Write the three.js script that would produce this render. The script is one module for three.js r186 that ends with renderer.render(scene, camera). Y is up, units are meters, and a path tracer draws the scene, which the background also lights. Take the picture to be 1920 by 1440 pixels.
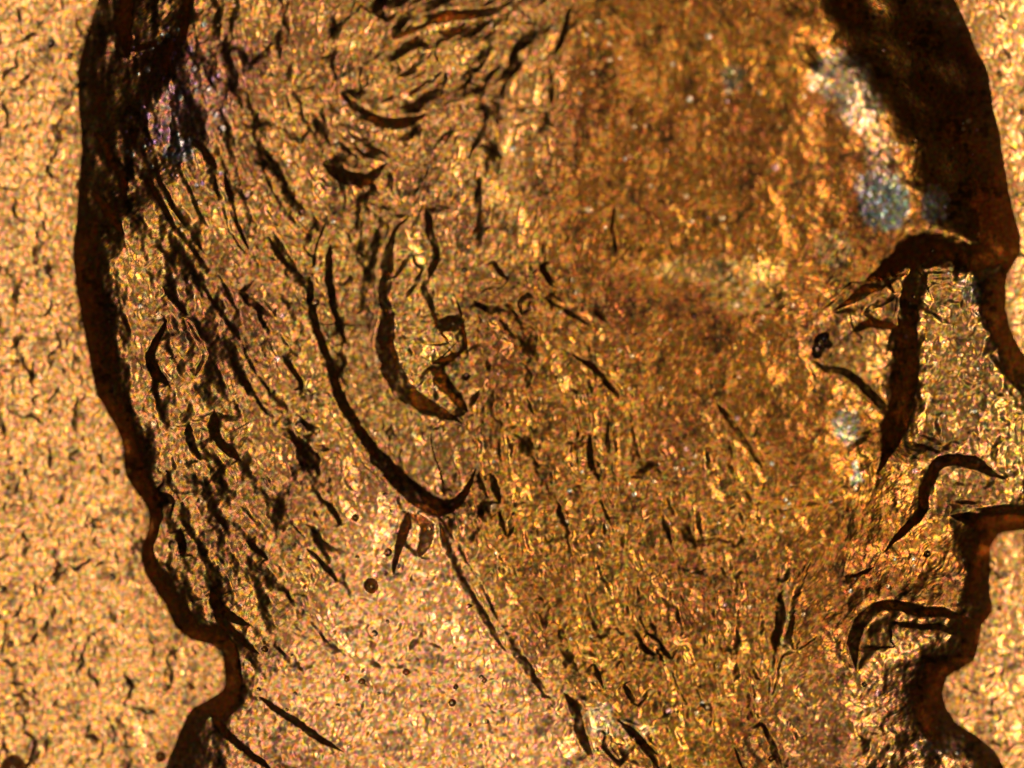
import * as THREE from 'three';
import { RectAreaLightUniformsLib } from 'three/addons/lights/RectAreaLightUniformsLib.js';

// A worn copper coin under a microscope. Lengths on the relief are kept in "steps" of 3.646 micrometres
// (7 mm over 1920 steps) measured from the middle of the photographed field; the scene itself is in metres.
const S = 0.007 / 1920, CX = 960, CY = 720;

// ---------- camera, lamps, exposure ----------
const scene = new THREE.Scene();
scene.background = new THREE.Color(0.006, 0.005, 0.003);
const D = 0.05;
const camera = new THREE.PerspectiveCamera(2 * Math.atan(720 * S / D) * 180 / Math.PI, 4 / 3, 0.001, 2);
camera.up.set(0, 0, -1);
camera.position.set(0, D, 0);
camera.lookAt(0, 0, 0);
camera.focus = D - 0.00022;                                            // focused half way up the relief, as far as the shallow depth of field of a microscope goes
camera.userData.fStop = 42;
const renderer = new THREE.WebGLRenderer({ antialias: true });
renderer.toneMapping = THREE.LinearToneMapping;
renderer.toneMappingExposure = 0.55;
renderer.shadowMap.enabled = true;
RectAreaLightUniformsLib.init();
const LAMP = 11;
// the white diodes of the ring round the microscope's lens: azimuth (0 = to the right, 90 = up in the picture), degrees off the axis, size, strength
const LEDS = [
  [8, 30, 3.2, 5], [55, 34, 4, 0.8], [98, 33, 4, 0.5], [140, 26, 4, 0.6],
  [168, 15, 4, 1.35], [225, 29, 4, 0.8], [272, 30, 4, 0.9], [315, 32, 4, 1.1],
];
for (const [az, off, size, power] of LEDS) {
  const a = az * Math.PI / 180, t = off * Math.PI / 180, r = 0.019;
  const l = new THREE.RectAreaLight(new THREE.Color(1, 0.92, 0.78), LAMP * power, size / 1000, size / 1000);
  l.name = 'microscope_lamp';
  l.position.set(Math.cos(a) * Math.sin(t) * r, Math.cos(t) * r, -Math.sin(a) * Math.sin(t) * r);
  l.lookAt(0, 0, 0);
  scene.add(l);
}

// ---------- noise ----------
function hash(ix, iy, seed) {
  let h = Math.imul(ix, 374761393) + Math.imul(iy, 668265263) + Math.imul(seed, 1274126177) | 0;
  h = Math.imul(h ^ (h >>> 13), 1274126177);
  h = Math.imul(h ^ (h >>> 16), 2246822519);
  return ((h ^ (h >>> 15)) >>> 0) / 4294967296;
}
const GX = new Float32Array(256), GY = new Float32Array(256);
for (let i = 0; i < 256; i++) { GX[i] = Math.cos(i / 256 * 2 * Math.PI); GY[i] = Math.sin(i / 256 * 2 * Math.PI); }
function noise(x, y, seed) {                                          // gradient noise, about -0.7 .. 0.7
  const ix = Math.floor(x), iy = Math.floor(y), fx = x - ix, fy = y - iy;
  const u = fx * fx * fx * (fx * (fx * 6 - 15) + 10), v = fy * fy * fy * (fy * (fy * 6 - 15) + 10);
  const g = (a, b, dx, dy) => { const k = hash(a, b, seed) * 256 | 0; return GX[k] * dx + GY[k] * dy; };
  const p = g(ix, iy, fx, fy), q = g(ix + 1, iy, fx - 1, fy), r = g(ix, iy + 1, fx, fy - 1), s = g(ix + 1, iy + 1, fx - 1, fy - 1);
  return p + (q - p) * u + (r + (s - r) * u - p - (q - p) * u) * v;
}
let state = 12345;
const rnd = () => { state = (Math.imul(state, 1664525) + 1013904223) | 0; return (state >>> 0) / 4294967296; };
const smooth = (a, b, x) => { const t = Math.min(1, Math.max(0, (x - a) / (b - a))); return t * t * (3 - 2 * t); };

// ---------- the net of points: fine over the photographed field, coarser out to the coin's rim ----------
const COIN = { x: 1000, y: 1500, r: 2480 };                           // middle and inner radius of the rim, in steps
function lines(lo, hi, from, to, step) {
  const a = [];
  for (let x = from; x <= to + 0.01; x += step) a.push(x);
  for (let g = step, x = from; x > lo;) { g = Math.min(60, g * 1.09); x -= g; a.unshift(x); }
  for (let g = step, x = a[a.length - 1]; x < hi;) { g = Math.min(60, g * 1.09); x += g; a.push(x); }
  return Float64Array.from(a);
}
const XS = lines(COIN.x - COIN.r, COIN.x + COIN.r, -24, 1944, 2), YS = lines(COIN.y - COIN.r, COIN.y + COIN.r, -24, 1464, 2);
const NX = XS.length, NY = YS.length, N = NX * NY;
const H = new Float32Array(N);
const find = (A, v) => { let a = 0, b = A.length; while (a < b) { const m = (a + b) >> 1; if (A[m] < v) a = m + 1; else b = m; } return a; };

// ---------- outline of the portrait: x, y, width of the wall, how soon the wall eases off ----------
const OUT = [
  // back of the head, downwards
  [182, 0, 215, 1.6], [170, 40, 220, 1.6], [157, 87, 235, 1.6], [147, 133, 240, 1.6], [148, 200, 240, 1.6], [153, 267, 235, 1.6], [148, 333, 205, 1.7], [143, 417, 150, 1.9],
  [138, 480, 100, 2.3], [143, 530, 100, 2.3], [150, 580, 98, 2.3], [163, 640, 92, 2.3], [173, 697, 84, 2.2], [187, 747, 76, 2.2], [213, 790, 66, 2], [230, 830, 62, 2],
  [237, 890, 58, 1.9], [257, 923, 44, 1.7], [277, 950, 30, 1.5], [280, 985, 22, 1.4], [270, 1020, 22, 1.4], [267, 1053, 30, 1.4], [283, 1093, 40, 1.4], [310, 1133, 44, 1.3], [327, 1173, 46, 1.3],
  [357, 1197, 40, 1.3], [393, 1207, 34, 1.3], [417, 1222, 30, 1.4], [422, 1253, 32, 1.5], [420, 1290, 38, 1.5], [393, 1310, 50, 1.4], [360, 1330, 60, 1.4], [343, 1360, 75, 1.5],
  [323, 1407, 95, 1.6], [305, 1450, 105, 1.6],
  // the bust below the picture
  [230, 1640, 110, 1.6], [60, 2150, 110, 1.6], [-20, 2900, 110, 1.6], [400, 3300, 110, 1.6], [1100, 3500, 110, 1.6], [1900, 3380, 110, 1.6], [2450, 2950, 110, 1.6], [2420, 2300, 110, 1.6], [2150, 1800, 100, 1.5], [1960, 1580, 85, 1.4],
  // chin, mouth and nose, upwards
  [1882, 1440, 78, 1.4], [1867, 1407, 78, 1.4], [1833, 1380, 78, 1.4], [1793, 1353, 88, 1.4], [1773, 1327, 88, 1.4], [1767, 1300, 78, 1.4], [1773, 1270, 66, 1.4],
  [1793, 1257, 66, 1.4], [1827, 1237, 72, 1.4], [1835, 1210, 68, 1.4], [1840, 1173, 52, 1.4], [1860, 1147, 64, 1.4], [1857, 1110, 68, 1.4], [1858, 1070, 68, 1.4], [1857, 1027, 62, 1.4],
  [1873, 1003, 66, 1.3], [1920, 993, 64, 1.3], [2000, 985, 66, 1.3], [2060, 930, 60, 1.4], [2060, 860, 60, 1.4], [2010, 780, 60, 1.4], [1960, 715, 60, 1.4], [1920, 667, 54, 1.4],
  [1893, 613, 54, 1.4], [1885, 563, 64, 1.4], [1890, 513, 90, 1.5], [1910, 480, 120, 1.6], [1910, 433, 140, 1.7], [1897, 383, 150, 1.8], [1885, 317, 215, 1.8], [1875, 250, 250, 1.8], [1862, 200, 275, 1.8],
  [1853, 133, 300, 1.8], [1827, 83, 320, 1.8], [1807, 33, 345, 1.8], [1790, 0, 360, 1.8],
  // crown of the head above the picture
  [1730, -110, 360, 1.8], [1600, -280, 350, 2], [1350, -440, 300, 2], [1050, -510, 250, 2], [720, -480, 230, 2], [440, -350, 210, 1.9], [260, -180, 190, 1.7],
];
function spline(pts, gap, closed) {                                   // the points joined by a Catmull-Rom curve
  const n = pts.length, out = [], at = (i) => pts[closed ? (i + n) % n : Math.min(n - 1, Math.max(0, i))];
  for (let i = 0; i < (closed ? n : n - 1); i++) {
    const a = at(i - 1), b = at(i), c = at(i + 1), d = at(i + 2), m = Math.max(1, Math.round(Math.hypot(c[0] - b[0], c[1] - b[1]) / gap));
    for (let k = 0; k < m; k++) {
      const t = k / m, p = [];
      for (let j = 0; j < b.length; j++) {
        const lin = j > 1 ? b[j] + (c[j] - b[j]) * t : 0.5 * (2 * b[j] + (c[j] - a[j]) * t + (2 * a[j] - 5 * b[j] + 4 * c[j] - d[j]) * t * t + (3 * b[j] - a[j] - 3 * c[j] + d[j]) * t * t * t);
        p.push(lin);
      }
      out.push(p);
    }
  }
  if (!closed) out.push(pts[n - 1].slice());
  return out;
}
const OUTLINE = spline(OUT, 22, true);
const inside = (poly, x, y) => {
  let c = false;
  for (let i = 0, j = poly.length - 1; i < poly.length; j = i++) {
    const a = poly[i], b = poly[j];
    if ((a[1] > y) !== (b[1] > y) && x < (b[0] - a[0]) * (y - a[1]) / (b[1] - a[1]) + a[0]) c = !c;
  }
  return c;
};

// ---------- regions of the coin ----------
const REG = {
  field: 0, face: 1, hair: 2, beard: 3, ear: 4, collar: 5, coat: 6, eye: 7, nose: 8, upper_lip: 9, lower_lip: 10, chin: 11, pupil: 12, eyelid: 13, earlobe: 14, nostril: 15, ear_hollow: 16,
};
const POLY = [   // the first that holds a point names it
  ['pupil', [[1520, 628], [1537, 620], [1554, 630], [1556, 648], [1546, 664], [1528, 662], [1518, 648]]],
  ['eyelid', [[1566, 590], [1620, 560], [1680, 535], [1680, 612], [1634, 606], [1600, 618]]],
  ['eye', [[1505, 640], [1540, 612], [1600, 618], [1634, 606], [1682, 612], [1665, 700], [1655, 760], [1627, 737], [1580, 700], [1517, 684]]],
  ['nostril', [[1732, 925], [1748, 880], [1765, 864], [1814, 864], [1848, 880], [1890, 905], [1990, 900], [1990, 962], [1770, 966]]],
  ['nose', [[1700, 480], [1900, 480], [2080, 760], [2080, 960], [1990, 900], [1890, 905], [1848, 880], [1814, 864], [1765, 864], [1748, 880], [1700, 860], [1715, 740], [1720, 640]]],
  ['upper_lip', [[1597, 1200], [1613, 1160], [1640, 1137], [1667, 1130], [1707, 1140], [1763, 1147], [1870, 1140], [1850, 1176], [1760, 1174], [1673, 1167], [1640, 1185], [1610, 1240]]],
  ['lower_lip', [[1610, 1240], [1640, 1185], [1673, 1167], [1760, 1174], [1850, 1176], [1845, 1240], [1760, 1262], [1690, 1250]]],
  ['chin', [[1610, 1245], [1690, 1250], [1760, 1262], [1760, 1330], [1900, 1420], [2000, 1600], [1460, 1600], [1430, 1353], [1450, 1260], [1520, 1240]]],
  ['ear_hollow', [[742, 420], [775, 405], [800, 415], [812, 470], [800, 530], [778, 580], [790, 640], [830, 700], [868, 760], [858, 782], [792, 752], [758, 728], [738, 690], [732, 600], [728, 500]]],
  ['earlobe', [[800, 780], [862, 792], [893, 873], [883, 905], [862, 940], [828, 960], [790, 940], [735, 888], [735, 800]]],
  ['ear', [[608, 425], [640, 395], [720, 372], [805, 392], [870, 440], [905, 520], [880, 570], [900, 640], [880, 700], [885, 770], [862, 792], [800, 780], [735, 800], [735, 888], [690, 832], [640, 750], [615, 680], [590, 610], [582, 560], [588, 500]]],
  ['hair', [[-200, -800], [1000, -800], [1080, -200], [1075, 0], [1056, 70], [1040, 190], [1060, 260], [1020, 330], [1000, 440], [960, 520], [905, 560], [905, 520], [870, 440], [805, 392], [720, 372], [640, 395], [608, 425], [588, 500], [582, 560], [590, 610], [615, 680], [650, 790], [740, 900], [700, 960], [640, 1000], [640, 1110], [560, 1200], [490, 1290], [430, 1300], [300, 1280], [-200, 1280]]],
  ['beard', [[905, 560], [960, 520], [1000, 440], [1120, 520], [1180, 620], [1150, 740], [1260, 800], [1340, 757], [1410, 850], [1440, 930], [1490, 1040], [1470, 1160], [1446, 1260], [1400, 1330], [1300, 1480], [1240, 1640], [1160, 1480], [1060, 1310], [983, 1253], [917, 1140], [867, 1057], [817, 965], [870, 940], [893, 873], [870, 780], [885, 700], [900, 640]]],
  ['coat', [[420, 1285], [493, 1306], [560, 1352], [640, 1403], [760, 1500], [1100, 1900], [1200, 2200], [1500, 2000], [1700, 1700], [2600, 1900], [2600, 3600], [-300, 3600], [-300, 1700], [200, 1440]]],
  ['collar', [[430, 1280], [490, 1270], [560, 1180], [640, 1090], [640, 990], [740, 900], [817, 965], [867, 1057], [917, 1140], [983, 1253], [1060, 1310], [1160, 1480], [1240, 1640], [1700, 1700], [1500, 2000], [1200, 2200], [1100, 1900], [760, 1500], [640, 1403], [560, 1352], [493, 1306]]],
];
for (const p of POLY) p.push(p[1].reduce((b, [x, y]) => [Math.min(b[0], x), Math.min(b[1], y), Math.max(b[2], x), Math.max(b[3], y)], [1e9, 1e9, -1e9, -1e9]));
function regionAt(x, y, within) {
  if (!within) return 0;
  for (const [name, poly, b] of POLY) if (x >= b[0] && x <= b[2] && y >= b[1] && y <= b[3] && inside(poly, x, y)) return REG[name];
  return 1;
}

// ---------- relief: levels and walls ----------
const blob = (x, y, cx, cy, rx, ry, a) => { const u = (x - cx) / rx, v = (y - cy) / ry, q = u * u + v * v; return q > 9 ? 0 : a * Math.exp(-q); };
const REGION = new Uint8Array(N), DIST = new Float32Array(N), WALL = new Float32Array(N).fill(1);
for (let j = 0; j < NY; j++) {
  const y = YS[j];
  for (let i = 0; i < NX; i++) {
    const x = XS[i], k = j * NX + i;
    let best = 1e12, w = 1, p = 1, odd = false;
    for (let a = OUTLINE.length - 1, b = 0; b < OUTLINE.length; a = b++) {
      const A = OUTLINE[a], B = OUTLINE[b], ex = B[0] - A[0], ey = B[1] - A[1], px = x - A[0], py = y - A[1];
      if ((A[1] > y) !== (B[1] > y) && x < ex * (y - A[1]) / ey + A[0]) odd = !odd;
      let t = (px * ex + py * ey) / (ex * ex + ey * ey); t = t < 0 ? 0 : t > 1 ? 1 : t;
      const dx = px - ex * t, dy = py - ey * t, d = dx * dx + dy * dy;
      if (d < best) { best = d; w = A[2] + (B[2] - A[2]) * t; p = A[3] + (B[3] - A[3]) * t; }
    }
    w *= 1 + 0.38 * noise(x / 75, y / 75, 5);
    const d = Math.sqrt(best);
    DIST[k] = odd ? d : -d;
    REGION[k] = regionAt(x, y, odd);
    if (!odd) continue;
    // the level that the wall climbs to
    let L = 47 + 35 * smooth(170, 560, x)
      + blob(x, y, 1480, 120, x < 1480 ? 800 : 440, 430, 62)
      + blob(x, y, 1480, 830, 210, 190, 16) + blob(x, y, 1240, 620, 330, 330, 14)
      - 38 * smooth(1560, 1800, x) * smooth(420, 620, y)
      + blob(x, y, 1600, 660, 80, 75, 10) - blob(x, y, 1590, 560, 130, 90, 14)
      + blob(x, y, 1640, 1330, 170, 130, 8)
      + blob(x, y, 700, 650, 170, 330, 10) + blob(x, y, 300, 150, 320, 300, 24)
      + blob(x, y, 742, 470, 52, 95, 13) - blob(x, y, 846, 650, 52, 60, 15) + blob(x, y, 790, 872, 75, 55, 11)
      - 22 * smooth(820, 1000, y) * (1 - smooth(260, 600, x))
      - smooth(1000, 1440, y) * 16 * (1 - smooth(800, 1100, x)) - smooth(1440, 1800, y) * 20;
    L += 8 * noise(x / 150, y / 150, 3);
    const t = Math.min(1, d / w);
    WALL[k] = t;
    H[k] = L * (1 - Math.pow(1 - t, p));
  }
}

// the relief is struck soft: smooth the level behind the edge of the walls
for (let pass = 0; pass < 3; pass++) for (const stepK of [1, NX]) {
  const old = H.slice();
  for (let j = 8; j < NY - 8; j++) for (let i = 8; i < NX - 8; i++) {
    const k = j * NX + i;
    if (DIST[k] < 24) continue;
    let sum = 0;
    for (let q = -6; q <= 6; q++) sum += old[k + q * stepK];
    H[k] += (sum / 13 - H[k]) * smooth(24, 60, DIST[k]);
  }
}

// ---------- strokes: grooves and ridges of the die ----------
const STEEP = 0.63;
const buf = new Float32Array(N), side = new Float32Array(N);
// hand-cut lines waver: a gentle warp of the plane and of the width of every stroke
const WX = new Float32Array(N), WY = new Float32Array(N), WW = new Float32Array(N);
for (let j = 0; j < NY; j++) for (let i = 0; i < NX; i++) {
  const x = XS[i], y = YS[j], k = j * NX + i;
  WX[k] = 4 * noise(x / 38, y / 38, 21) + 1.0 * noise(x / 12, y / 12, 25);
  WY[k] = 4 * noise(x / 38, y / 38, 22) + 1.0 * noise(x / 12, y / 12, 26);
  WW[k] = 1 + 0.35 * noise(x / 60, y / 60, 23) + 0.25 * noise(x / 16, y / 16, 24);
}
// pts: x, y, half width. A stroke is a small cliff: the side up (1: on the left hand when looking along the stroke; -1: on the right) stands higher by steep * width,
// and both sides come back to the level over ease. cut > 0 also sinks the foot into a groove, cut < 0 raises a ridge along the line.
function stroke(pts, { up = 1, steep = 1, ease = 4.2, cut = 0, slim = false } = {}) {
  const c = spline(pts, 7, false);
  let wide = 0;
  for (let i = 0; i < c.length; i++) {
    const e = Math.min(i, c.length - 1 - i) / Math.max(1, c.length - 1), taper = slim ? 0.06 + 0.94 * Math.sin(e * Math.PI) : Math.min(1, 0.12 + e * 5);
    c[i] = [c[i][0], c[i][1], c[i][2] * taper];
    wide = Math.max(wide, c[i][2]);
  }
  const far = wide * (1.3 + ease * 1.8) + 6;
  let x0 = 1e9, x1 = -1e9, y0 = 1e9, y1 = -1e9;
  for (const q of c) { x0 = Math.min(x0, q[0] - far); x1 = Math.max(x1, q[0] + far); y0 = Math.min(y0, q[1] - far); y1 = Math.max(y1, q[1] + far); }
  const i0 = find(XS, x0), i1 = find(XS, x1), j0 = find(YS, y0), j1 = find(YS, y1);
  for (let j = j0; j < j1; j++) buf.fill(1e9, j * NX + i0, j * NX + i1);
  for (let n = 0; n + 1 < c.length; n++) {
    const A = c[n], B = c[n + 1], ex = B[0] - A[0], ey = B[1] - A[1], ll = ex * ex + ey * ey || 1;
    const a0 = Math.max(i0, find(XS, Math.min(A[0], B[0]) - far)), a1 = Math.min(i1, find(XS, Math.max(A[0], B[0]) + far));
    const b0 = Math.max(j0, find(YS, Math.min(A[1], B[1]) - far)), b1 = Math.min(j1, find(YS, Math.max(A[1], B[1]) + far));
    for (let j = b0; j < b1; j++) for (let i = a0; i < a1; i++) {
      const px = XS[i] + WX[j * NX + i] - A[0], py = YS[j] + WY[j * NX + i] - A[1];
      let t = (px * ex + py * ey) / ll; t = t < 0 ? 0 : t > 1 ? 1 : t;
      const dx = px - ex * t, dy = py - ey * t, d = Math.sqrt(dx * dx + dy * dy), k = j * NX + i;
      if (d < buf[k]) { buf[k] = d; side[k] = (ex * py - ey * px < 0 ? 1 : -1) * (A[2] + (B[2] - A[2]) * t); }
    }
  }
  for (let j = j0; j < j1; j++) for (let i = i0; i < i1; i++) {
    const k = j * NX + i, d = buf[k];
    if (d > 1e8) continue;
    const w = Math.abs(side[k]), sgn = side[k] > 0 ? up : -up, q = d / (w * WW[k]);
    if (cut && q < 1.5) H[k] -= cut * w * (0.5 + 0.5 * Math.cos(Math.PI * q / 1.5));
    if (steep) {
      const r = q < 0.85 ? q : 1 - 0.15 * Math.exp(-(q - 0.85) / 0.15), z = Math.max(0, d / w - 1) / ease;
      H[k] += sgn * STEEP * steep * w * r * Math.exp(-z * z * 1.5);
    }
  }
}

// hair and beard: which way the strands run
const FLOW = [   // x, y, direction in degrees (0 = right, 90 = down the picture), reach
  [220, 60, 95, 200], [330, 180, 80, 160], [330, 400, 58, 160], [230, 560, 75, 150], [320, 640, 70, 140], [450, 520, 45, 150], [460, 750, 62, 150], [300, 900, 75, 140], [420, 950, 52, 150], [330, 1080, 75, 120], [500, 1100, 50, 150], [560, 850, 50, 150],
  [560, 300, 62, 150], [500, 150, 75, 150], [600, 60, 110, 150], [680, 270, 35, 110], [800, 130, -30, 120], [760, 220, -12, 100], [860, 30, -12, 130], [980, 60, -55, 120], [960, 200, -65, 120], [900, 320, -75, 120], [1000, 400, 80, 120], [950, 480, -35, 120],
  [1000, 600, 35, 120], [1060, 700, 60, 140], [930, 800, 85, 140], [1090, 840, 85, 140], [960, 960, 62, 150], [1200, 900, 70, 150], [1100, 1080, 70, 150], [1300, 1050, 80, 160], [1180, 1230, 55, 150], [1080, 1340, 58, 140], [1210, 1380, 48, 140], [1400, 1230, 85, 150], [1350, 1380, 75, 150],
];
function flow(x, y) {
  let c = 0, s = 0;
  for (const [fx, fy, deg, r] of FLOW) {
    const q = ((x - fx) ** 2 + (y - fy) ** 2) / (r * r), g = Math.exp(-q * 0.9) + 1e-7 / (1 + q), a = deg * Math.PI / 90;   // doubled angle: a strand has no head or tail
    c += g * Math.cos(a); s += g * Math.sin(a);
  }
  return Math.atan2(s, c) / 2;
}
function strand(x, y, length, w, depth, round) {
  const pts = [];
  let px = x, py = y, a = flow(x, y);
  const bend = (rnd() - 0.5) * 0.5;
  for (let k = 0; k <= 4; k++) {
    pts.push([px, py, w * (k === 0 || k === 4 ? 0.6 : 1)]);
    let b = flow(px, py) + bend * (k / 4 - 0.5);
    if (Math.cos(b - a) < 0) b += Math.PI;
    a = b; px += Math.cos(a) * length / 4; py += Math.sin(a) * length / 4;
  }
  stroke(pts, round ? { steep: 0, cut: -Math.abs(depth), slim: true } : { steep: Math.abs(depth), up: depth > 0 ? 1 : -1, ease: 3.6, slim: true });
}
function strands(count, box, names, length, width, deep, round = false) {
  for (let n = 0, tries = 0; n < count && tries < count * 30; tries++) {
    const x = box[0] + rnd() * (box[2] - box[0]), y = box[1] + rnd() * (box[3] - box[1]), i = find(XS, x), j = find(YS, y);
    const k = Math.min(N - 1, j * NX + i);
    if (!names.includes(REGION[k]) || DIST[k] < 30) continue;
    n++;
    strand(x, y, length * (0.4 + rnd() * 1.2), width * (0.35 + rnd() * rnd() * 1.8), (rnd() < 0.35 ? -0.8 : 1) * deep * (0.5 + rnd() * 0.8), round);
  }
}
const HAIRY = [REG.hair];
strands(120, [140, -60, 1100, 1320], HAIRY, 170, 20, 0.17, true);
strands(70, [860, 430, 1500, 1480], [REG.beard], 130, 15, 0.17, true);
strands(14, [140, -60, 1100, 1320], HAIRY, 90, 6, 0.3);
strands(14, [860, 430, 1500, 1480], [REG.beard], 80, 5, 0.28);
strands(60, [150, -460, 1080, -40], HAIRY, 200, 16, 0.6);
strands(30, [580, 380, 900, 900], [REG.ear], 50, 7, 0.25);

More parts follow.
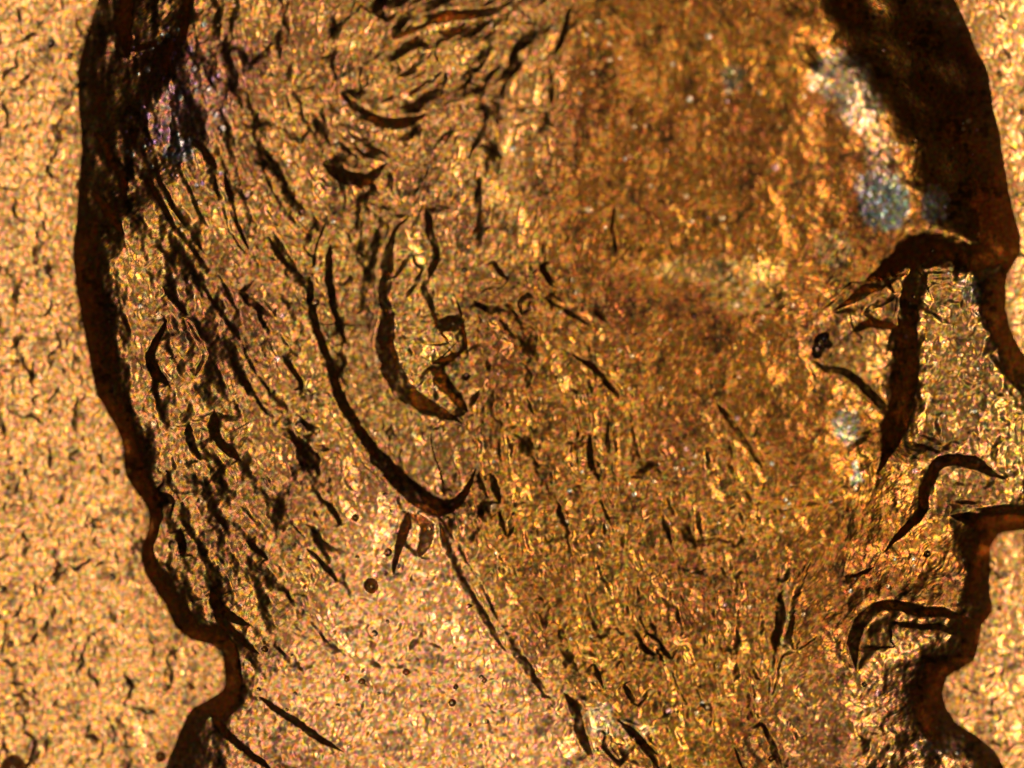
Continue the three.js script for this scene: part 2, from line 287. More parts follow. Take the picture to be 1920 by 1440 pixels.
const GROOVES = {
  ear_edge: [[[610, 424, 6], [594, 480, 7], [584, 555, 7], [596, 612, 7], [620, 680, 7], [637, 735, 8], [655, 775, 9], [680, 815, 10], [707, 850, 13], [740, 887, 16], [773, 920, 18], [813, 945, 19], [842, 948, 18], [867, 930, 16], [883, 903, 13], [895, 868, 9]], { up: 1, steep: 1.05, ease: 5 }],
  ear_edge_inner: [[[622, 455, 6], [618, 510, 8], [628, 575, 7], [652, 645, 5]], { steep: 1.0 }],
  helix: [[[772, 404, 8], [740, 440, 11], [726, 500, 12], [723, 560, 13], [729, 610, 18], [724, 650, 20], [738, 700, 21], [758, 733, 20], [790, 756, 18], [830, 774, 17], [866, 794, 12]], { up: -1, steep: 1.1, ease: 4.2 }],
  tragus: [[[808, 684, 13], [838, 722, 14], [860, 750, 12], [878, 772, 8]], { up: 1, steep: 1.1, ease: 4.2 }],
  concha: [[[822, 616, 10], [843, 606, 14], [868, 600, 11]], { up: 1, steep: 1.0, ease: 4.2 }],
  helix_top: [[[798, 392, 7], [808, 430, 9], [816, 480, 9], [806, 525, 6]], { up: 1, steep: 1.0, ease: 4.2 }],
  helix_cut: [[[775, 478, 5], [752, 504, 6], [730, 528, 5]], { steep: 0.85, ease: 3.6 }],
  helix_root: [[[760, 560, 5], [782, 530, 5], [800, 500, 4]], { steep: 0.85, ease: 3.6 }],
  hook: [[[978, 592, 5], [974, 570, 7], [987, 557, 7], [1002, 560, 5]], { steep: 0.85, ease: 3.6 }],
  sideburn: [[[1070, 665, 3], [1113, 693, 5], [1132, 715, 6], [1148, 735, 4]], { steep: 0.9 }],
  sideburn_upper: [[[1020, 560, 4], [1060, 585, 5], [1110, 615, 4]], { steep: 0.85, ease: 3.6 }],
  beard_edge: [[[820, 962, 8], [841, 1007, 12], [867, 1057, 13], [893, 1100, 15], [917, 1140, 16], [940, 1177, 14], [965, 1213, 13], [998, 1262, 9], [1040, 1320, 6]], { up: 1, steep: 0.62, ease: 4.2 }],
  collar_leaf: [[[768, 958, 8], [757, 1000, 9], [747, 1035, 8], [737, 1074, 5]], { steep: 1.1 }],
  collar_leaf_right: [[[784, 958, 6], [803, 990, 11], [799, 1015, 11], [785, 1045, 7]], { up: -1, steep: 1.1 }],
  lapel: [[[396, 1340, 9], [433, 1380, 8], [467, 1407, 7], [508, 1440, 6]], { up: 1, steep: 1.1, ease: 4.2 }],
  lapel_upper: [[[488, 1306, 6], [550, 1347, 7], [600, 1380, 6], [648, 1408, 4]], { up: 1, steep: 1.1, ease: 4.2 }],
  neck_lock: [[[400, 1107, 8], [410, 1133, 8], [443, 1160, 9], [470, 1168, 6]], { up: 1, steep: 1.1, ease: 4.2 }],
  neck_lock_lower: [[[405, 1150, 8], [433, 1177, 8], [468, 1208, 6], [490, 1225, 5]], { steep: 0.85, ease: 3.6 }],
  neck_strand: [[[577, 1027, 4], [610, 1060, 6], [634, 1088, 4]], { steep: 0.85, ease: 3.6 }],
  curl_groove: [[[340, 990, 7], [343, 1020, 8], [345, 1045, 6]], { steep: 0.85, ease: 3.6 }],
  strand_low: [[[467, 1013, 4], [484, 1030, 6], [505, 1048, 4]], { steep: 0.85, ease: 3.6 }],
  almond_left: [[[318, 600, 4], [297, 633, 7], [284, 668, 9], [294, 698, 11], [318, 722, 9]], { up: 1, steep: 1.1, ease: 4.2 }],
  almond_right: [[[347, 597, 4], [370, 627, 5], [384, 667, 5], [368, 707, 4]], { up: -1, steep: 1, ease: 4.2 }],
  comma: [[[404, 772, 8], [406, 813, 10], [423, 840, 12], [450, 862, 8]], { up: 1, steep: 1.15, ease: 4.2 }],
  comma_left: [[[355, 795, 8], [358, 830, 9], [378, 862, 6]], { steep: 0.85, ease: 3.6 }],
  temple_strand: [[[448, 548, 5], [473, 567, 9], [517, 597, 6]], { steep: 0.85, ease: 3.6 }],
  lock_1: [[[563, 780, 4], [586, 803, 7], [604, 802, 5]], { steep: 0.85, ease: 3.6 }],
  lock_2: [[[615, 938, 4], [630, 960, 5], [642, 985, 4]], { steep: 0.85, ease: 3.6 }],
  lock_3: [[[291, 925, 6], [310, 934, 9], [330, 938, 6]], { steep: 0.85, ease: 3.6 }],
  lock_4: [[[307, 540, 4], [330, 563, 5], [353, 590, 4]], { steep: 0.85, ease: 3.6 }],
  lock_5: [[[457, 647, 4], [483, 697, 5], [510, 733, 4]], { steep: 0.85, ease: 3.6 }],
  lock_6: [[[530, 667, 4], [552, 697, 6], [575, 728, 4]], { steep: 0.85, ease: 3.6 }],
  crown_1: [[[240, -20, 14], [237, 30, 14], [238, 67, 12], [244, 110, 8]], { steep: 0.85, ease: 3.6 }],
  crown_2: [[[250, 100, 5], [290, 84, 7], [322, 62, 5]], { steep: 0.85, ease: 3.6 }],
  crown_3: [[[368, -20, 12], [354, 20, 10], [350, 50, 10], [343, 90, 6]], { steep: 0.85, ease: 3.6 }],
  crown_4: [[[297, 330, 5], [322, 376, 6], [352, 424, 6], [388, 480, 4]], { steep: 0.85, ease: 3.6 }],
  crown_5: [[[358, 258, 4], [383, 287, 8], [412, 316, 5]], { steep: 0.85, ease: 3.6 }],
  crown_6: [[[180, 250, 6], [205, 285, 8], [230, 330, 8], [240, 370, 6]], { steep: 0.85, ease: 3.6 }],
  crown_7: [[[425, 330, 5], [440, 400, 6], [470, 470, 5]], { steep: 0.85, ease: 3.6 }],
  crown_8: [[[175, 355, 6], [205, 400, 9], [235, 440, 7]], { steep: 0.85, ease: 3.6 }],
  lens_low: [[[606, 310, 6], [640, 331, 11], [673, 341, 13], [700, 333, 12], [726, 310, 7]], { up: 1, steep: 1.2, ease: 4.2 }],
  lens_mid: [[[632, 266, 4], [658, 288, 6], [690, 306, 7], [728, 311, 5]], { steep: 0.85, ease: 3.6 }],
  lens_top: [[[640, 180, 5], [657, 194, 9], [690, 222, 11], [727, 234, 11], [765, 232, 9], [800, 220, 5]], { up: 1, steep: 1.2, ease: 4.2 }],
  wave_1: [[[738, 78, 5], [767, 63, 10], [800, 42, 12], [840, 34, 12], [900, 32, 10], [940, 20, 7], [978, 2, 5]], { up: 1, steep: 1.2, ease: 4.2 }],
  wave_2: [[[986, 48, 5], [1003, 31, 7], [1042, 6, 5]], { steep: 0.85, ease: 3.6 }],
  wave_3: [[[748, 148, 6], [783, 130, 10], [800, 113, 9], [815, 98, 5]], { steep: 0.85, ease: 3.6 }],
  wave_4: [[[704, 140, 4], [745, 122, 5], [780, 104, 5], [810, 92, 4]], { steep: 0.85, ease: 3.6 }],
  wave_5: [[[768, 182, 4], [800, 163, 6], [836, 135, 4]], { steep: 0.85, ease: 3.6 }],
  wave_6: [[[724, -10, 10], [712, 15, 10], [700, 34, 5]], { steep: 0.85, ease: 3.6 }],
  wave_7: [[[1070, 20, 4], [1056, 60, 6], [1040, 110, 4]], { steep: 0.85, ease: 3.6 }],
  wave_8: [[[880, 165, 6], [910, 160, 4]], { steep: 0.85, ease: 3.6 }],
  wave_9: [[[1030, 130, 4], [1034, 170, 6], [1030, 205, 4]], { steep: 0.85, ease: 3.6 }],
  whorl: [[[948, 300, 8], [950, 250, 14], [975, 222, 16], [1005, 220, 15], [1040, 245, 8]], { up: 1, steep: 0.7, ease: 4.2 }],
  whorl_left: [[[890, 215, 5], [912, 200, 10], [938, 196, 5]], { steep: 0.85, ease: 3.6 }],
  beard_1: [[[1083, 808, 4], [1080, 840, 5], [1083, 876, 4]], { steep: 0.85, ease: 3.6 }],
  beard_2: [[[1107, 812, 4], [1104, 840, 6], [1107, 880, 4]], { steep: 0.85, ease: 3.6 }],
  beard_3: [[[921, 885, 5], [928, 912, 8], [938, 942, 5]], { steep: 0.85, ease: 3.6 }],
  beard_4: [[[932, 958, 5], [942, 980, 6], [952, 1004, 4]], { steep: 0.85, ease: 3.6 }],
  beard_5: [[[1112, 1240, 4], [1122, 1268, 6], [1132, 1292, 4]], { steep: 0.85, ease: 3.6 }],
  beard_6: [[[1165, 1280, 5], [1180, 1300, 8], [1196, 1320, 5]], { steep: 0.85, ease: 3.6 }],
  beard_7: [[[1212, 1184, 5], [1236, 1210, 7], [1258, 1234, 5]], { steep: 0.85, ease: 3.6 }],
  beard_8: [[[1194, 1204, 4], [1212, 1218, 5], [1232, 1228, 4]], { steep: 0.85, ease: 3.6 }],
  beard_9: [[[1058, 1298, 7], [1080, 1333, 10], [1088, 1370, 9], [1112, 1422, 7]], { steep: 0.85, ease: 3.6 }],
  beard_10: [[[1142, 1372, 6], [1134, 1396, 7], [1162, 1436, 5]], { steep: 0.85, ease: 3.6 }],
  beard_11: [[[1162, 1350, 5], [1207, 1393, 9], [1250, 1446, 7]], { steep: 0.85, ease: 3.6 }],
  cheek_edge: [[[1338, 752, 4], [1366, 790, 7], [1403, 842, 7], [1430, 880, 5]], { up: 1, steep: 0.7, ease: 5.2 }],
  jaw_edge: [[[1426, 1345, 4], [1440, 1385, 6], [1465, 1445, 5]], { steep: 0.85, ease: 3.6 }],
  jaw_line: [[[1372, 1395, 3], [1394, 1445, 3]], { steep: 0.85, ease: 3.6 }],
  chin_fold_left: [[[1478, 1080, 5], [1460, 1130, 7], [1452, 1180, 7], [1448, 1220, 5]], { up: 1, steep: 0.8, ease: 4.2 }],
  chin_fold_right: [[[1484, 1150, 5], [1478, 1195, 7], [1490, 1218, 5]], { up: -1, steep: 0.8, ease: 4.2 }],
  chin_scratch: [[[1493, 1217, 3], [1527, 1190, 3]], { steep: 0.85, ease: 3.6 }],
  brow_fold: [[[1556, 586, 7], [1608, 553, 12], [1643, 526, 17], [1676, 500, 24], [1704, 476, 27], [1760, 468, 25], [1830, 482, 26], [1880, 492, 20]], { up: 1, steep: 1.2, ease: 2.6 }],
  bridge: [[[1700, 486, 16], [1714, 512, 29], [1710, 545, 28], [1696, 600, 21], [1696, 660, 24], [1690, 740, 27], [1674, 800, 26], [1658, 850, 17], [1644, 885, 9]], { up: -1, steep: 1.05, ease: 3 }],
  lid_fold: [[[1614, 588, 5], [1643, 569, 9], [1676, 553, 11]], { up: 1, steep: 1.05, ease: 4.2 }],
  lash: [[[1594, 622, 5], [1628, 607, 8], [1676, 615, 9]], { up: -1, steep: 1.05, ease: 4.2 }],
  lid_low: [[[1512, 672, 5], [1545, 692, 9], [1582, 698, 9], [1627, 737, 10], [1656, 770, 12], [1675, 800, 8]], { up: 1, steep: 1.0, ease: 4.2 }],
  nostril: [[[1653, 1034, 4], [1673, 1013, 7], [1697, 987, 8], [1727, 955, 9], [1730, 923, 10], [1746, 882, 12], [1765, 864, 12], [1813, 863, 12], [1847, 880, 13], [1882, 900, 9]], { up: 1, steep: 1.2, ease: 4.2 }],
  nostril_base: [[[1775, 967, 6], [1830, 976, 14], [1880, 980, 18], [1940, 980, 16]], { up: 1, steep: 1.1, ease: 4.2 }],
  mouth: [[[1602, 1252, 10], [1597, 1205, 14], [1612, 1163, 13], [1640, 1138, 12], [1668, 1131, 10], [1707, 1140, 9], [1763, 1147, 9], [1815, 1157, 12]], { up: -1, steep: 1.15, ease: 4.2 }],
  mouth_lower: [[[1672, 1166, 4], [1720, 1172, 6], [1760, 1174, 7], [1786, 1190, 9]], { steep: 0.85, ease: 3.6 }],
  lip_fold: [[[1580, 1075, 3], [1605, 1077, 4], [1634, 1062, 3]], { steep: 0.85, ease: 3.6 }],
  temple_line: [[[1150, 385, 4], [1146, 430, 5], [1152, 480, 4]], { steep: 0.85, ease: 3.6 }],
  brow_line: [[[1010, 500, 6], [1030, 525, 8], [1050, 545, 4]], { steep: 0.85, ease: 3.6 }],
  sideburn_dark: [[[925, 490, 4], [938, 515, 6], [955, 525, 4]], { steep: 0.85, ease: 3.6 }],
};
for (const [pts, how] of Object.values(GROOVES)) stroke(pts, how);
const RIDGES = {
  chin_ridge: [[1520, 1043, 7], [1488, 1100, 9], [1470, 1160, 9], [1460, 1210, 9], [1448, 1260, 9], [1440, 1325, 7]],
  lock_a: [[284, 335, 8], [310, 380, 9], [340, 430, 9], [386, 490, 6]],
  lock_b: [[400, 820, 5], [415, 858, 8], [446, 905, 6]],
  lock_c: [[322, 1010, 6], [326, 1040, 8], [322, 1070, 6]],
  lock_d: [[405, 330, 8], [425, 380, 9], [440, 440, 9], [470, 480, 6]],
  tuft_a: [[1118, 1336, 8], [1133, 1360, 9], [1138, 1393, 8], [1162, 1425, 6]],
  tuft_b: [[1153, 1343, 6], [1200, 1370, 9], [1236, 1412, 7]],
  neck_ridge: [[822, 975, 8], [870, 1075, 12], [915, 1155, 12], [955, 1225, 8]],
  brow_ridge: [[1528, 583, 5], [1565, 556, 7], [1600, 530, 6]],
  nose_base: [[1765, 940, 6], [1830, 948, 8], [1925, 945, 8]],
};
stroke([[1150, 522, 40], [1280, 512, 56], [1390, 535, 56], [1470, 590, 40]], { steep: 0, cut: -0.14 });   // the temple
for (const pts of Object.values(RIDGES)) stroke(pts, { steep: 0, cut: -0.4 });

// ---------- grain, pits and wear ----------
const GRIME = new Float32Array(N);                                     // dirt that sits in the pits
function pit(x, y, r, depth, dirt = 0.8) {
  const i0 = find(XS, x - 1.5 * r), i1 = find(XS, x + 1.5 * r), j0 = find(YS, y - 1.5 * r), j1 = find(YS, y + 1.5 * r), mid = find(YS, y) * NX + find(XS, x), wx = 1.4 * WX[mid], wy = 1.4 * WY[mid];
  for (let j = j0; j < j1; j++) for (let i = i0; i < i1; i++) {
    const k = j * NX + i, q = Math.hypot(XS[i] + 1.4 * WX[k] - wx - x, YS[j] + 1.4 * WY[k] - wy - y) / r;
    if (q < 1) H[j * NX + i] -= depth * r * (1 - q * q);
    GRIME[j * NX + i] = Math.max(GRIME[j * NX + i], dirt * smooth(1.1, 0.7, q));
  }
}
pit(1536, 640, 14, 1.2); pit(1530, 654, 11, 1); pit(1543, 632, 9, 1); pit(1527, 664, 8, 0.9); pit(1548, 646, 8, 0.9); pit(697, 1098, 13, 1.2); pit(22, 1440, 24, 1.1); pit(300, 1418, 9, 1.1); pit(668, 970, 6, 1);
for (let n = 0; n < 420; n++) {
  const x = -20 + rnd() * 1960, y = -20 + rnd() * 1480, k = find(YS, y) * NX + find(XS, x), reg = REGION[Math.min(N - 1, k)];
  if (reg === REG.field || reg === REG.collar || rnd() < 0.12) pit(x, y, 3 + rnd() * rnd() * 5, 0.35 + rnd() * 0.5, 0.3 + rnd() * 0.5);
}
// blots of dirt on the bright copper
for (let n = 0; n < 260; n++) {
  const x = -20 + rnd() * 1960, y = -20 + rnd() * 1480, reg = REGION[find(YS, y) * NX + find(XS, x)], keep = rnd(), r = 4 + rnd() * rnd() * 11, flat = 0.5 + rnd() * 0.9;
  if ((reg !== REG.field && reg !== REG.collar) || keep > 0.35 + 0.65 * smooth(300, 900, y)) continue;
  const i0 = find(XS, x - 2 * r), i1 = find(XS, x + 2 * r), j0 = find(YS, y - 2 * r), j1 = find(YS, y + 2 * r);
  for (let j = j0; j < j1; j++) for (let i = i0; i < i1; i++) {
    const k = j * NX + i, q = Math.hypot(XS[i] + 2.2 * WX[k] - x, (YS[j] + 2.2 * WY[k] - y) / flat) / r;
    GRIME[k] = Math.max(GRIME[k], 0.62 * smooth(1.15, 0.5, q));
  }
}
// how coarse the grain of each region is: amplitude of the worm-like grain, of the fine grain, of long scratches
const GRAIN = { field: [1.45, 0.65, 0], face: [0.72, 0.4, 0.6], hair: [1.5, 0.55, 0.2], beard: [1.7, 0.55, 0.2], ear: [1.25, 0.5, 0.1], collar: [1.05, 0.5, 0.2], coat: [0.9, 0.45, 0.2], eye: [1.3, 0.5, 0], nose: [1.4, 0.55, 0], upper_lip: [1.1, 0.5, 0], lower_lip: [1.1, 0.5, 0], chin: [1.1, 0.5, 0.4], pupil: [0.5, 0.4, 0], eyelid: [1, 0.5, 0], earlobe: [1.1, 0.5, 0], nostril: [1, 0.5, 0], ear_hollow: [1.2, 0.5, 0] };
const NAMES = Object.keys(REG), GRAINS = NAMES.map((n) => GRAIN[n]);
// the tone of the copper: worn bright on the field and the collar, brown on the skin, olive in the beard, purple in the hair at the back
const TONE = { field: [0.74, 0.35, 0.112], face: [0.265, 0.098, 0.018], hair: [0.38, 0.17, 0.05], beard: [0.30, 0.124, 0.026], ear: [0.30, 0.14, 0.04], collar: [0.74, 0.35, 0.128], coat: [0.46, 0.21, 0.075], eye: [0.40, 0.19, 0.048], nose: [0.34, 0.165, 0.044], upper_lip: [0.28, 0.125, 0.035], lower_lip: [0.34, 0.155, 0.045], chin: [0.30, 0.13, 0.04], pupil: [0.10, 0.08, 0.04], eyelid: [0.40, 0.19, 0.05], earlobe: [0.25, 0.115, 0.04], nostril: [0.38, 0.18, 0.05], ear_hollow: [0.52, 0.26, 0.07] };
const TONES = NAMES.map((n) => TONE[n]);
// a soft map of what changes from region to region, so that tone and grain have no ruled borders
const Q = 14, QX = 360, QY = 360, QX0 = -1500, QY0 = -1000, soft = new Float32Array(QX * QY * 7);
for (let j = 0; j < QY; j++) for (let i = 0; i < QX; i++) {
  const x = QX0 + i * Q, y = QY0 + j * Q, a = Math.min(NX - 1, find(XS, x)), b = Math.min(NY - 1, find(YS, y)), reg = REGION[b * NX + a];
  soft.set([...TONES[reg], ...GRAINS[reg], reg === REG.hair ? 1 : reg === REG.beard ? 0.65 : 0], (j * QX + i) * 7);
}
for (let pass = 0; pass < 14; pass++) {
  const old = soft.slice();
  for (let j = 1; j < QY - 1; j++) for (let i = 1; i < QX - 1; i++) for (let c = 0; c < 7; c++) {
    const k = (j * QX + i) * 7 + c;
    soft[k] = 0.25 * old[k] + 0.125 * (old[k - 7] + old[k + 7] + old[k - QX * 7] + old[k + QX * 7]) + 0.0625 * (old[k - QX * 7 - 7] + old[k - QX * 7 + 7] + old[k + QX * 7 - 7] + old[k + QX * 7 + 7]);
  }
}
// stains and painted highlights: grey-green film where the high points are rubbed bare, purple toning at the back of the hair
const STAINS_AND_GLINTS = [
  // highlights painted in as paler copper: tufts, chin ridge, forehead, temple
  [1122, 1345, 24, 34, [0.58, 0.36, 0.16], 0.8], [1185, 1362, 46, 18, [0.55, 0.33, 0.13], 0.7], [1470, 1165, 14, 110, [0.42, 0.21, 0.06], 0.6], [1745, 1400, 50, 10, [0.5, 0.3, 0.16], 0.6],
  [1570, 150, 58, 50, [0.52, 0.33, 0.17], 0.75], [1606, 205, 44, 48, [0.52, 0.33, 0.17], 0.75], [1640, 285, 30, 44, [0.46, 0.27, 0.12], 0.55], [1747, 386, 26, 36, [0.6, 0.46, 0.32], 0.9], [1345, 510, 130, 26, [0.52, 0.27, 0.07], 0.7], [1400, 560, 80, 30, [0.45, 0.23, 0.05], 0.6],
  [1655, 388, 48, 48, [0.20, 0.21, 0.145], 0.9], [1640, 350, 45, 30, [0.20, 0.21, 0.145], 0.6], [1560, 470, 40, 35, [0.19, 0.12, 0.05], 0.5], [1583, 800, 26, 34, [0.20, 0.17, 0.10], 0.8], [1602, 885, 12, 26, [0.30, 0.26, 0.18], 0.7],
  [350, 200, 90, 90, [0.26, 0.11, 0.08], 0.5], [338, 195, 34, 40, [0.25, 0.115, 0.12], 0.6], [308, 245, 20, 22, [0.21, 0.10, 0.13], 0.6], [340, 286, 26, 24, [0.24, 0.23, 0.22], 0.7], [420, 120, 80, 60, [0.28, 0.11, 0.06], 0.5],
  [1820, 545, 28, 22, [0.11, 0.10, 0.065], 0.7], [1370, 150, 26, 22, [0.13, 0.11, 0.06], 0.7],
];
const SPECKS = [];                                                     // glints on the head, painted in as small pale specks
for (let n = 0; n < 420; n++) SPECKS.push([200 + rnd() * 1720, rnd() * 1440, 2.5 + rnd() * rnd() * 5, rnd()]);
for (let n = 0; n < 70; n++) SPECKS.push([235 + rnd() * 190, 50 + rnd() * 300, 3 + rnd() * rnd() * 7, 1 + rnd()]);   // iridescent toning at the back of the head
const COL = new Float32Array(N * 3), grain = new Float32Array(N), fine = new Float32Array(N), RUB = new Float32Array(N), lock = new Float32Array(N), HAIRY_AT = new Float32Array(N);
for (let j = 0; j < NY; j++) {
  const y = YS[j];
  for (let i = 0; i < NX; i++) {
    const x = XS[i], k = j * NX + i;
    const qx = Math.min(QX - 1.01, Math.max(0, (x - QX0) / Q)), qy = Math.min(QY - 1.01, Math.max(0, (y - QY0) / Q)), a = qx | 0, b = qy | 0, u = qx - a, v = qy - b, at = (b * QX + a) * 7;
    const sv = (c) => (soft[at + c] * (1 - u) + soft[at + 7 + c] * u) * (1 - v) + (soft[at + QX * 7 + c] * (1 - u) + soft[at + QX * 7 + 7 + c] * u) * v;
    const wx = 7 * noise(x / 40, y / 40, 41), wy = 7 * noise(x / 40, y / 40, 42), X = x + wx, Y = y + wy;
    // patches where the grain is rubbed smooth or bitten deep
    const rub = 1 + 0.7 * noise(x / 90, y / 90, 43) + 0.5 * noise(x / 35, y / 35, 44);
    const n1 = noise(X / 29, Y / 29, 51), n2 = noise(X / 15, Y / 15, 52), n3 = noise(x / 8, y / 8, 53);
    grain[k] = sv(3) * (Math.abs(n1) * 0.9 + n1 * 1.3 + n2 * 1.25);
    const dir = noise(x / 300, y / 300, 60) * 5, sx = Math.cos(dir), sy = Math.sin(dir);
    const scr = noise((x * sx + y * sy) / 60, (-x * sy + y * sx) / 7, 61);
    fine[k] = sv(4) * n3 * 1.3 + sv(5) * 1.2 * scr + (sv(3) + 0.5) * (2.6 * noise(x / 70, y / 70, 45) + 2.4 * noise(X / 38, Y / 38, 48)) * rub;
    HAIRY_AT[k] = sv(6);
    lock[k] = 1.3 * noise(x / 84, y / 84, 46) + 0.45 * noise(x / 34, y / 34, 47);
    RUB[k] = Math.max(0.2, rub) * 1.1;
    // tone
    let r = sv(0), g = sv(1), bl = sv(2);
    const jx = x + 18 * noise(x / 16, y / 16, 71), jy = y + 18 * noise(x / 16, y / 16, 72);
    for (const [cx, cy, rx, ry, c, amt] of STAINS_AND_GLINTS) {
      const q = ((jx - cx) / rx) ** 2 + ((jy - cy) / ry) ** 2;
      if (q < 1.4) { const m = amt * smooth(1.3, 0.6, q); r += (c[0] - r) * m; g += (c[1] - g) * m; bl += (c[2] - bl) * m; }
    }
    const head = Math.min(1, Math.max(0, (0.6 - r) * 5)), wide = head * (noise(x / 170, y / 170, 88) + 0.6 * noise(x / 75, y / 75, 89));
    r *= 1 + 0.5 * wide; g *= 1 + 0.62 * wide; bl *= 1 + 0.35 * wide;
    const m1 = noise(x / 55, y / 55, 81), m2 = noise(x / 17, y / 17, 82), m3 = noise(x / 9, y / 9, 83);
    const dark = smooth(0.12, 0.5, 0.8 * m1 + 0.65 * m2 + 0.35 * m3);
    r -= 0.68 * r * dark; g -= 0.64 * g * dark; bl -= 0.55 * bl * dark;
    const dirt = GRIME[k];
    r += (0.09 - r) * dirt; g += (0.065 - g) * dirt; bl += (0.05 - bl) * dirt;
    const red = noise(x / 10, y / 10, 84), green = noise(x / 8, y / 8, 85), blue = noise(x / 9, y / 9, 86), lum = 1 + 0.5 * noise(x / 7, y / 7, 87);
    COL[k * 3] = Math.min(0.95, Math.max(0.03, r * lum * (1 + 0.75 * red)));
    COL[k * 3 + 1] = Math.min(0.95, Math.max(0.02, g * lum * (1 + 0.75 * green)));
    COL[k * 3 + 2] = Math.min(0.95, Math.max(0.01, bl * lum * (1 + 1.5 * blue)));
  }
}

// the grain of hair and beard is drawn out along the strands
const FA = new Float32Array(QX * QY);
for (let j = 0; j < QY; j++) for (let i = 0; i < QX; i++) FA[j * QX + i] = flow(QX0 + i * Q, QY0 + j * Q);
const nearX = Int32Array.from(XS, (x) => Math.min(QX - 1, Math.max(0, Math.round((x - QX0) / Q)))), nearY = Int32Array.from(YS, (y) => Math.min(QY - 1, Math.max(0, Math.round((y - QY0) / Q))));
for (let j = 0; j < NY; j++) for (let i = 0; i < NX; i++) {
  const k = j * NX + i;
  let g = grain[k];
  const hw = HAIRY_AT[k];
  if (hw > 0.01 && XS[i] > -24 && YS[j] > -24 && YS[j] < 1464) {
    const a = FA[nearY[j] * QX + nearX[i]], dx = Math.cos(a), dy = Math.sin(a);
    let sum = 0, weight = 0;
    for (let q = -9; q <= 9; q++) {
      const u = Math.min(NX - 1, Math.max(0, Math.round(i + dx * q * 1.3))), v = Math.min(NY - 1, Math.max(0, Math.round(j + dy * q * 1.3))), w = 1 - Math.abs(q) / 10;
      sum += grain[v * NX + u] * w; weight += w;
    }
    g += Math.min(1, hw * 1.6) * (0.35 * g + 1.1 * sum / weight - g);
    let long = 0, lw = 0;
    for (let q = -6; q <= 6; q++) {
      const u = Math.min(NX - 1, Math.max(0, Math.round(i + dx * q * 5))), v = Math.min(NY - 1, Math.max(0, Math.round(j + dy * q * 5))), w = 1 - Math.abs(q) / 7;
      long += lock[v * NX + u] * w; lw += w;
    }
    H[k] += 8.5 * hw * long / lw;
  }
  H[k] += (RUB[k] * g + fine[k]) * (0.42 + (XS[i] < 600 ? 0.4 : 0) + (XS[i] < 600 ? 0.18 : 0.58) * smooth(0.3, 0.8, WALL[k]));
}

for (const [x, y, rad, tint] of SPECKS) {
  const c = tint < 0.6 ? [0.66, 0.46, 0.26] : tint < 0.75 ? [0.6, 0.6, 0.5] : tint < 0.88 ? [0.66, 0.34, 0.34] : tint < 1 ? [0.72, 0.5, 0.12] : tint < 1.35 ? [0.50, 0.24, 0.52] : tint < 1.6 ? [0.6, 0.13, 0.05] : tint < 1.8 ? [0.36, 0.5, 0.46] : [0.7, 0.62, 0.6];
  const i0 = find(XS, x - rad), i1 = find(XS, x + rad), j0 = find(YS, y - rad), j1 = find(YS, y + rad);
  for (let j = j0; j < j1; j++) for (let i = i0; i < i1; i++) {
    const k = j * NX + i, q = Math.hypot(XS[i] - x, YS[j] - y) / rad;
    if (q > 1 || REGION[k] === 0 || REGION[k] === REG.collar) continue;
    H[k] += 0.18 * rad * (1 - q * q);
    for (let n = 0; n < 3; n++) COL[k * 3 + n] += (c[n] - COL[k * 3 + n]) * 0.8 * (1 - q * q);
  }
}

// ---------- meshes ----------
const normal = new Float32Array(N * 3);
for (let j = 0; j < NY; j++) for (let i = 0; i < NX; i++) {
  const a = Math.max(0, i - 1), b = Math.min(NX - 1, i + 1), c = Math.max(0, j - 1), d = Math.min(NY - 1, j + 1);
  const gx = (H[j * NX + b] - H[j * NX + a]) / (XS[b] - XS[a]), gz = (H[d * NX + i] - H[c * NX + i]) / (YS[d] - YS[c]), l = 1 / Math.sqrt(1 + gx * gx + gz * gz);
  normal.set([-gx * l, l, -gz * l], (j * NX + i) * 3);
}
const copper = (name, roughness) => new THREE.MeshStandardMaterial({ name, color: 0xffffff, vertexColors: true, metalness: 1, roughness });
const MAT = { field: copper('worn_copper', 0.31), skin: copper('brown_copper', 0.29), hair: copper('toned_copper', 0.29) };
const coin = new THREE.Group();
coin.name = 'copper_coin';
coin.userData = { label: 'worn copper coin with the raised profile of a bearded man facing right', category: 'coin' };
scene.add(coin);

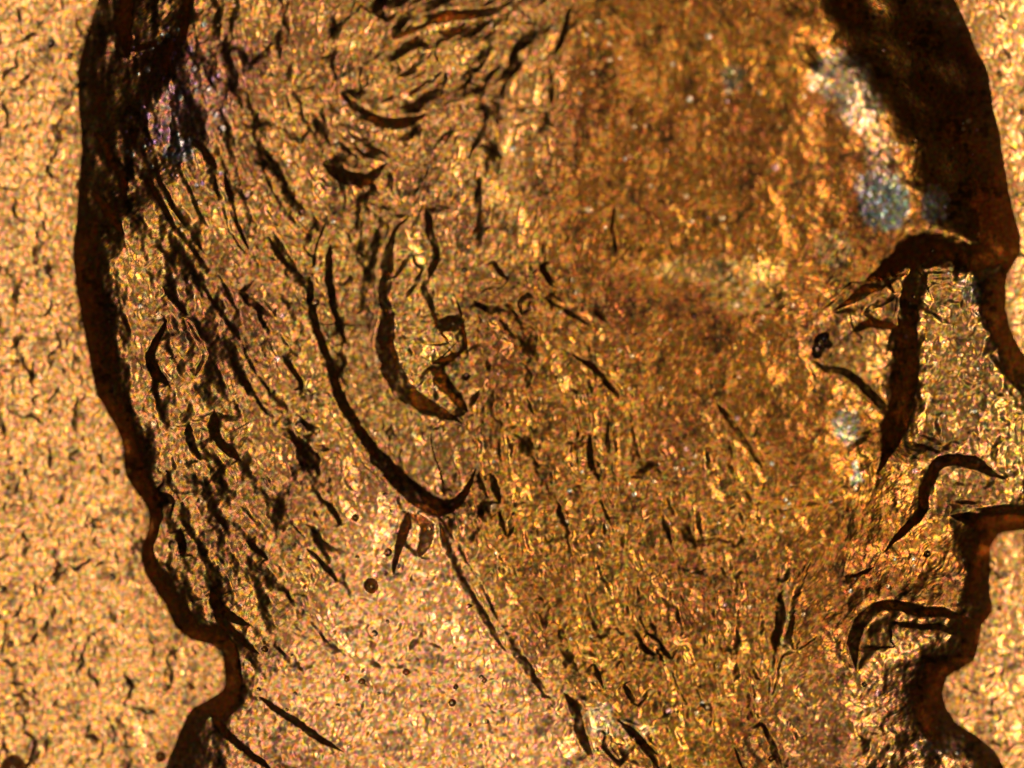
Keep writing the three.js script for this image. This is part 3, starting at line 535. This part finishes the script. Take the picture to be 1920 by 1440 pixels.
const remap = new Int32Array(N);
function piece(name, reg, m, parent, label) {
  remap.fill(-1);
  const idx = [], used = [];
  const take = (k) => { if (remap[k] < 0) { remap[k] = used.length; used.push(k); } return remap[k]; };
  for (let j = 0; j + 1 < NY; j++) for (let i = 0; i + 1 < NX; i++) {
    const k = j * NX + i;
    if (REGION[k] !== reg) continue;
    if (reg === 0 && Math.hypot(XS[i] - COIN.x, YS[j] - COIN.y) > COIN.r) continue;
    const a = take(k), b = take(k + 1), c = take(k + NX), d = take(k + NX + 1);
    idx.push(a, c, b, b, c, d);
  }
  const pos = new Float32Array(used.length * 3), nor = new Float32Array(used.length * 3), col = new Float32Array(used.length * 3);
  used.forEach((k, n) => {
    const i = k % NX, j = (k - i) / NX;
    pos[n * 3] = (XS[i] - CX) * S; pos[n * 3 + 1] = H[k] * S; pos[n * 3 + 2] = (YS[j] - CY) * S;
    for (let c = 0; c < 3; c++) { nor[n * 3 + c] = normal[k * 3 + c]; col[n * 3 + c] = COL[k * 3 + c]; }
  });
  const g = new THREE.BufferGeometry();
  g.setAttribute('position', new THREE.BufferAttribute(pos, 3));
  g.setAttribute('normal', new THREE.BufferAttribute(nor, 3));
  g.setAttribute('color', new THREE.BufferAttribute(col, 3));
  g.setIndex(idx);
  const o = new THREE.Mesh(g, m);
  o.name = name; o.castShadow = o.receiveShadow = true;
  if (label) o.userData.label = label;
  parent.add(o);
  return o;
}
piece('field', REG.field, MAT.field, coin, 'grainy flat copper ground around the profile');
const face = piece('face', REG.face, MAT.skin, coin, 'smooth brown forehead and cheek of the profile');
piece('nose', REG.nose, MAT.skin, face);
piece('nostril', REG.nostril, MAT.skin, face);
piece('upper_lip', REG.upper_lip, MAT.skin, face);
piece('lower_lip', REG.lower_lip, MAT.skin, face);
piece('chin', REG.chin, MAT.skin, face);
const eye = piece('eye', REG.eye, MAT.skin, coin);
piece('pupil', REG.pupil, MAT.skin, eye);
piece('eyelid', REG.eyelid, MAT.skin, eye);
const ear = piece('ear', REG.ear, MAT.hair, coin);
piece('earlobe', REG.earlobe, MAT.hair, ear);
piece('ear_hollow', REG.ear_hollow, MAT.hair, ear);
piece('hair', REG.hair, MAT.hair, coin, 'wavy strands of hair on the back of the head');
piece('beard', REG.beard, MAT.hair, coin, 'olive gold beard below the ear');
piece('collar', REG.collar, MAT.field, coin, 'bright pitted collar under the beard');
piece('coat', REG.coat, MAT.field, coin);
// the rim and the underside, beyond the picture
const rimCopper = new THREE.MeshStandardMaterial({ name: 'rim_copper', color: new THREE.Color(0.55, 0.3, 0.12), metalness: 1, roughness: 0.4 });
const R = COIN.r * S, T = -0.0012;
const rim = new THREE.Mesh(new THREE.LatheGeometry([[0, T], [R - 0.0003, T], [R + 0.0005, T], [R + 0.0006, T + 0.0001], [R + 0.0006, 0.00015], [R + 0.0005, 0.00025], [R + 0.0001, 0.00025], [R - 0.00012, 0.0001], [R - 0.0003, -0.00002]].map(([x, y]) => new THREE.Vector2(x, y)), 160), rimCopper);
rim.name = 'rim'; rim.castShadow = rim.receiveShadow = true;
rim.position.set((COIN.x - CX) * S, 0, (COIN.y - CY) * S);
coin.add(rim);
// what the coin lies on
const table = new THREE.Mesh(new THREE.BoxGeometry(0.12, 0.004, 0.12), new THREE.MeshStandardMaterial({ name: 'dark_table', color: new THREE.Color(0.03, 0.03, 0.03), roughness: 0.9 }));
table.name = 'table'; table.userData = { kind: 'structure', label: 'dark table top under the coin' };
table.position.set((COIN.x - CX) * S, T - 0.002, (COIN.y - CY) * S);
table.receiveShadow = true;
scene.add(table);

renderer.render(scene, camera);
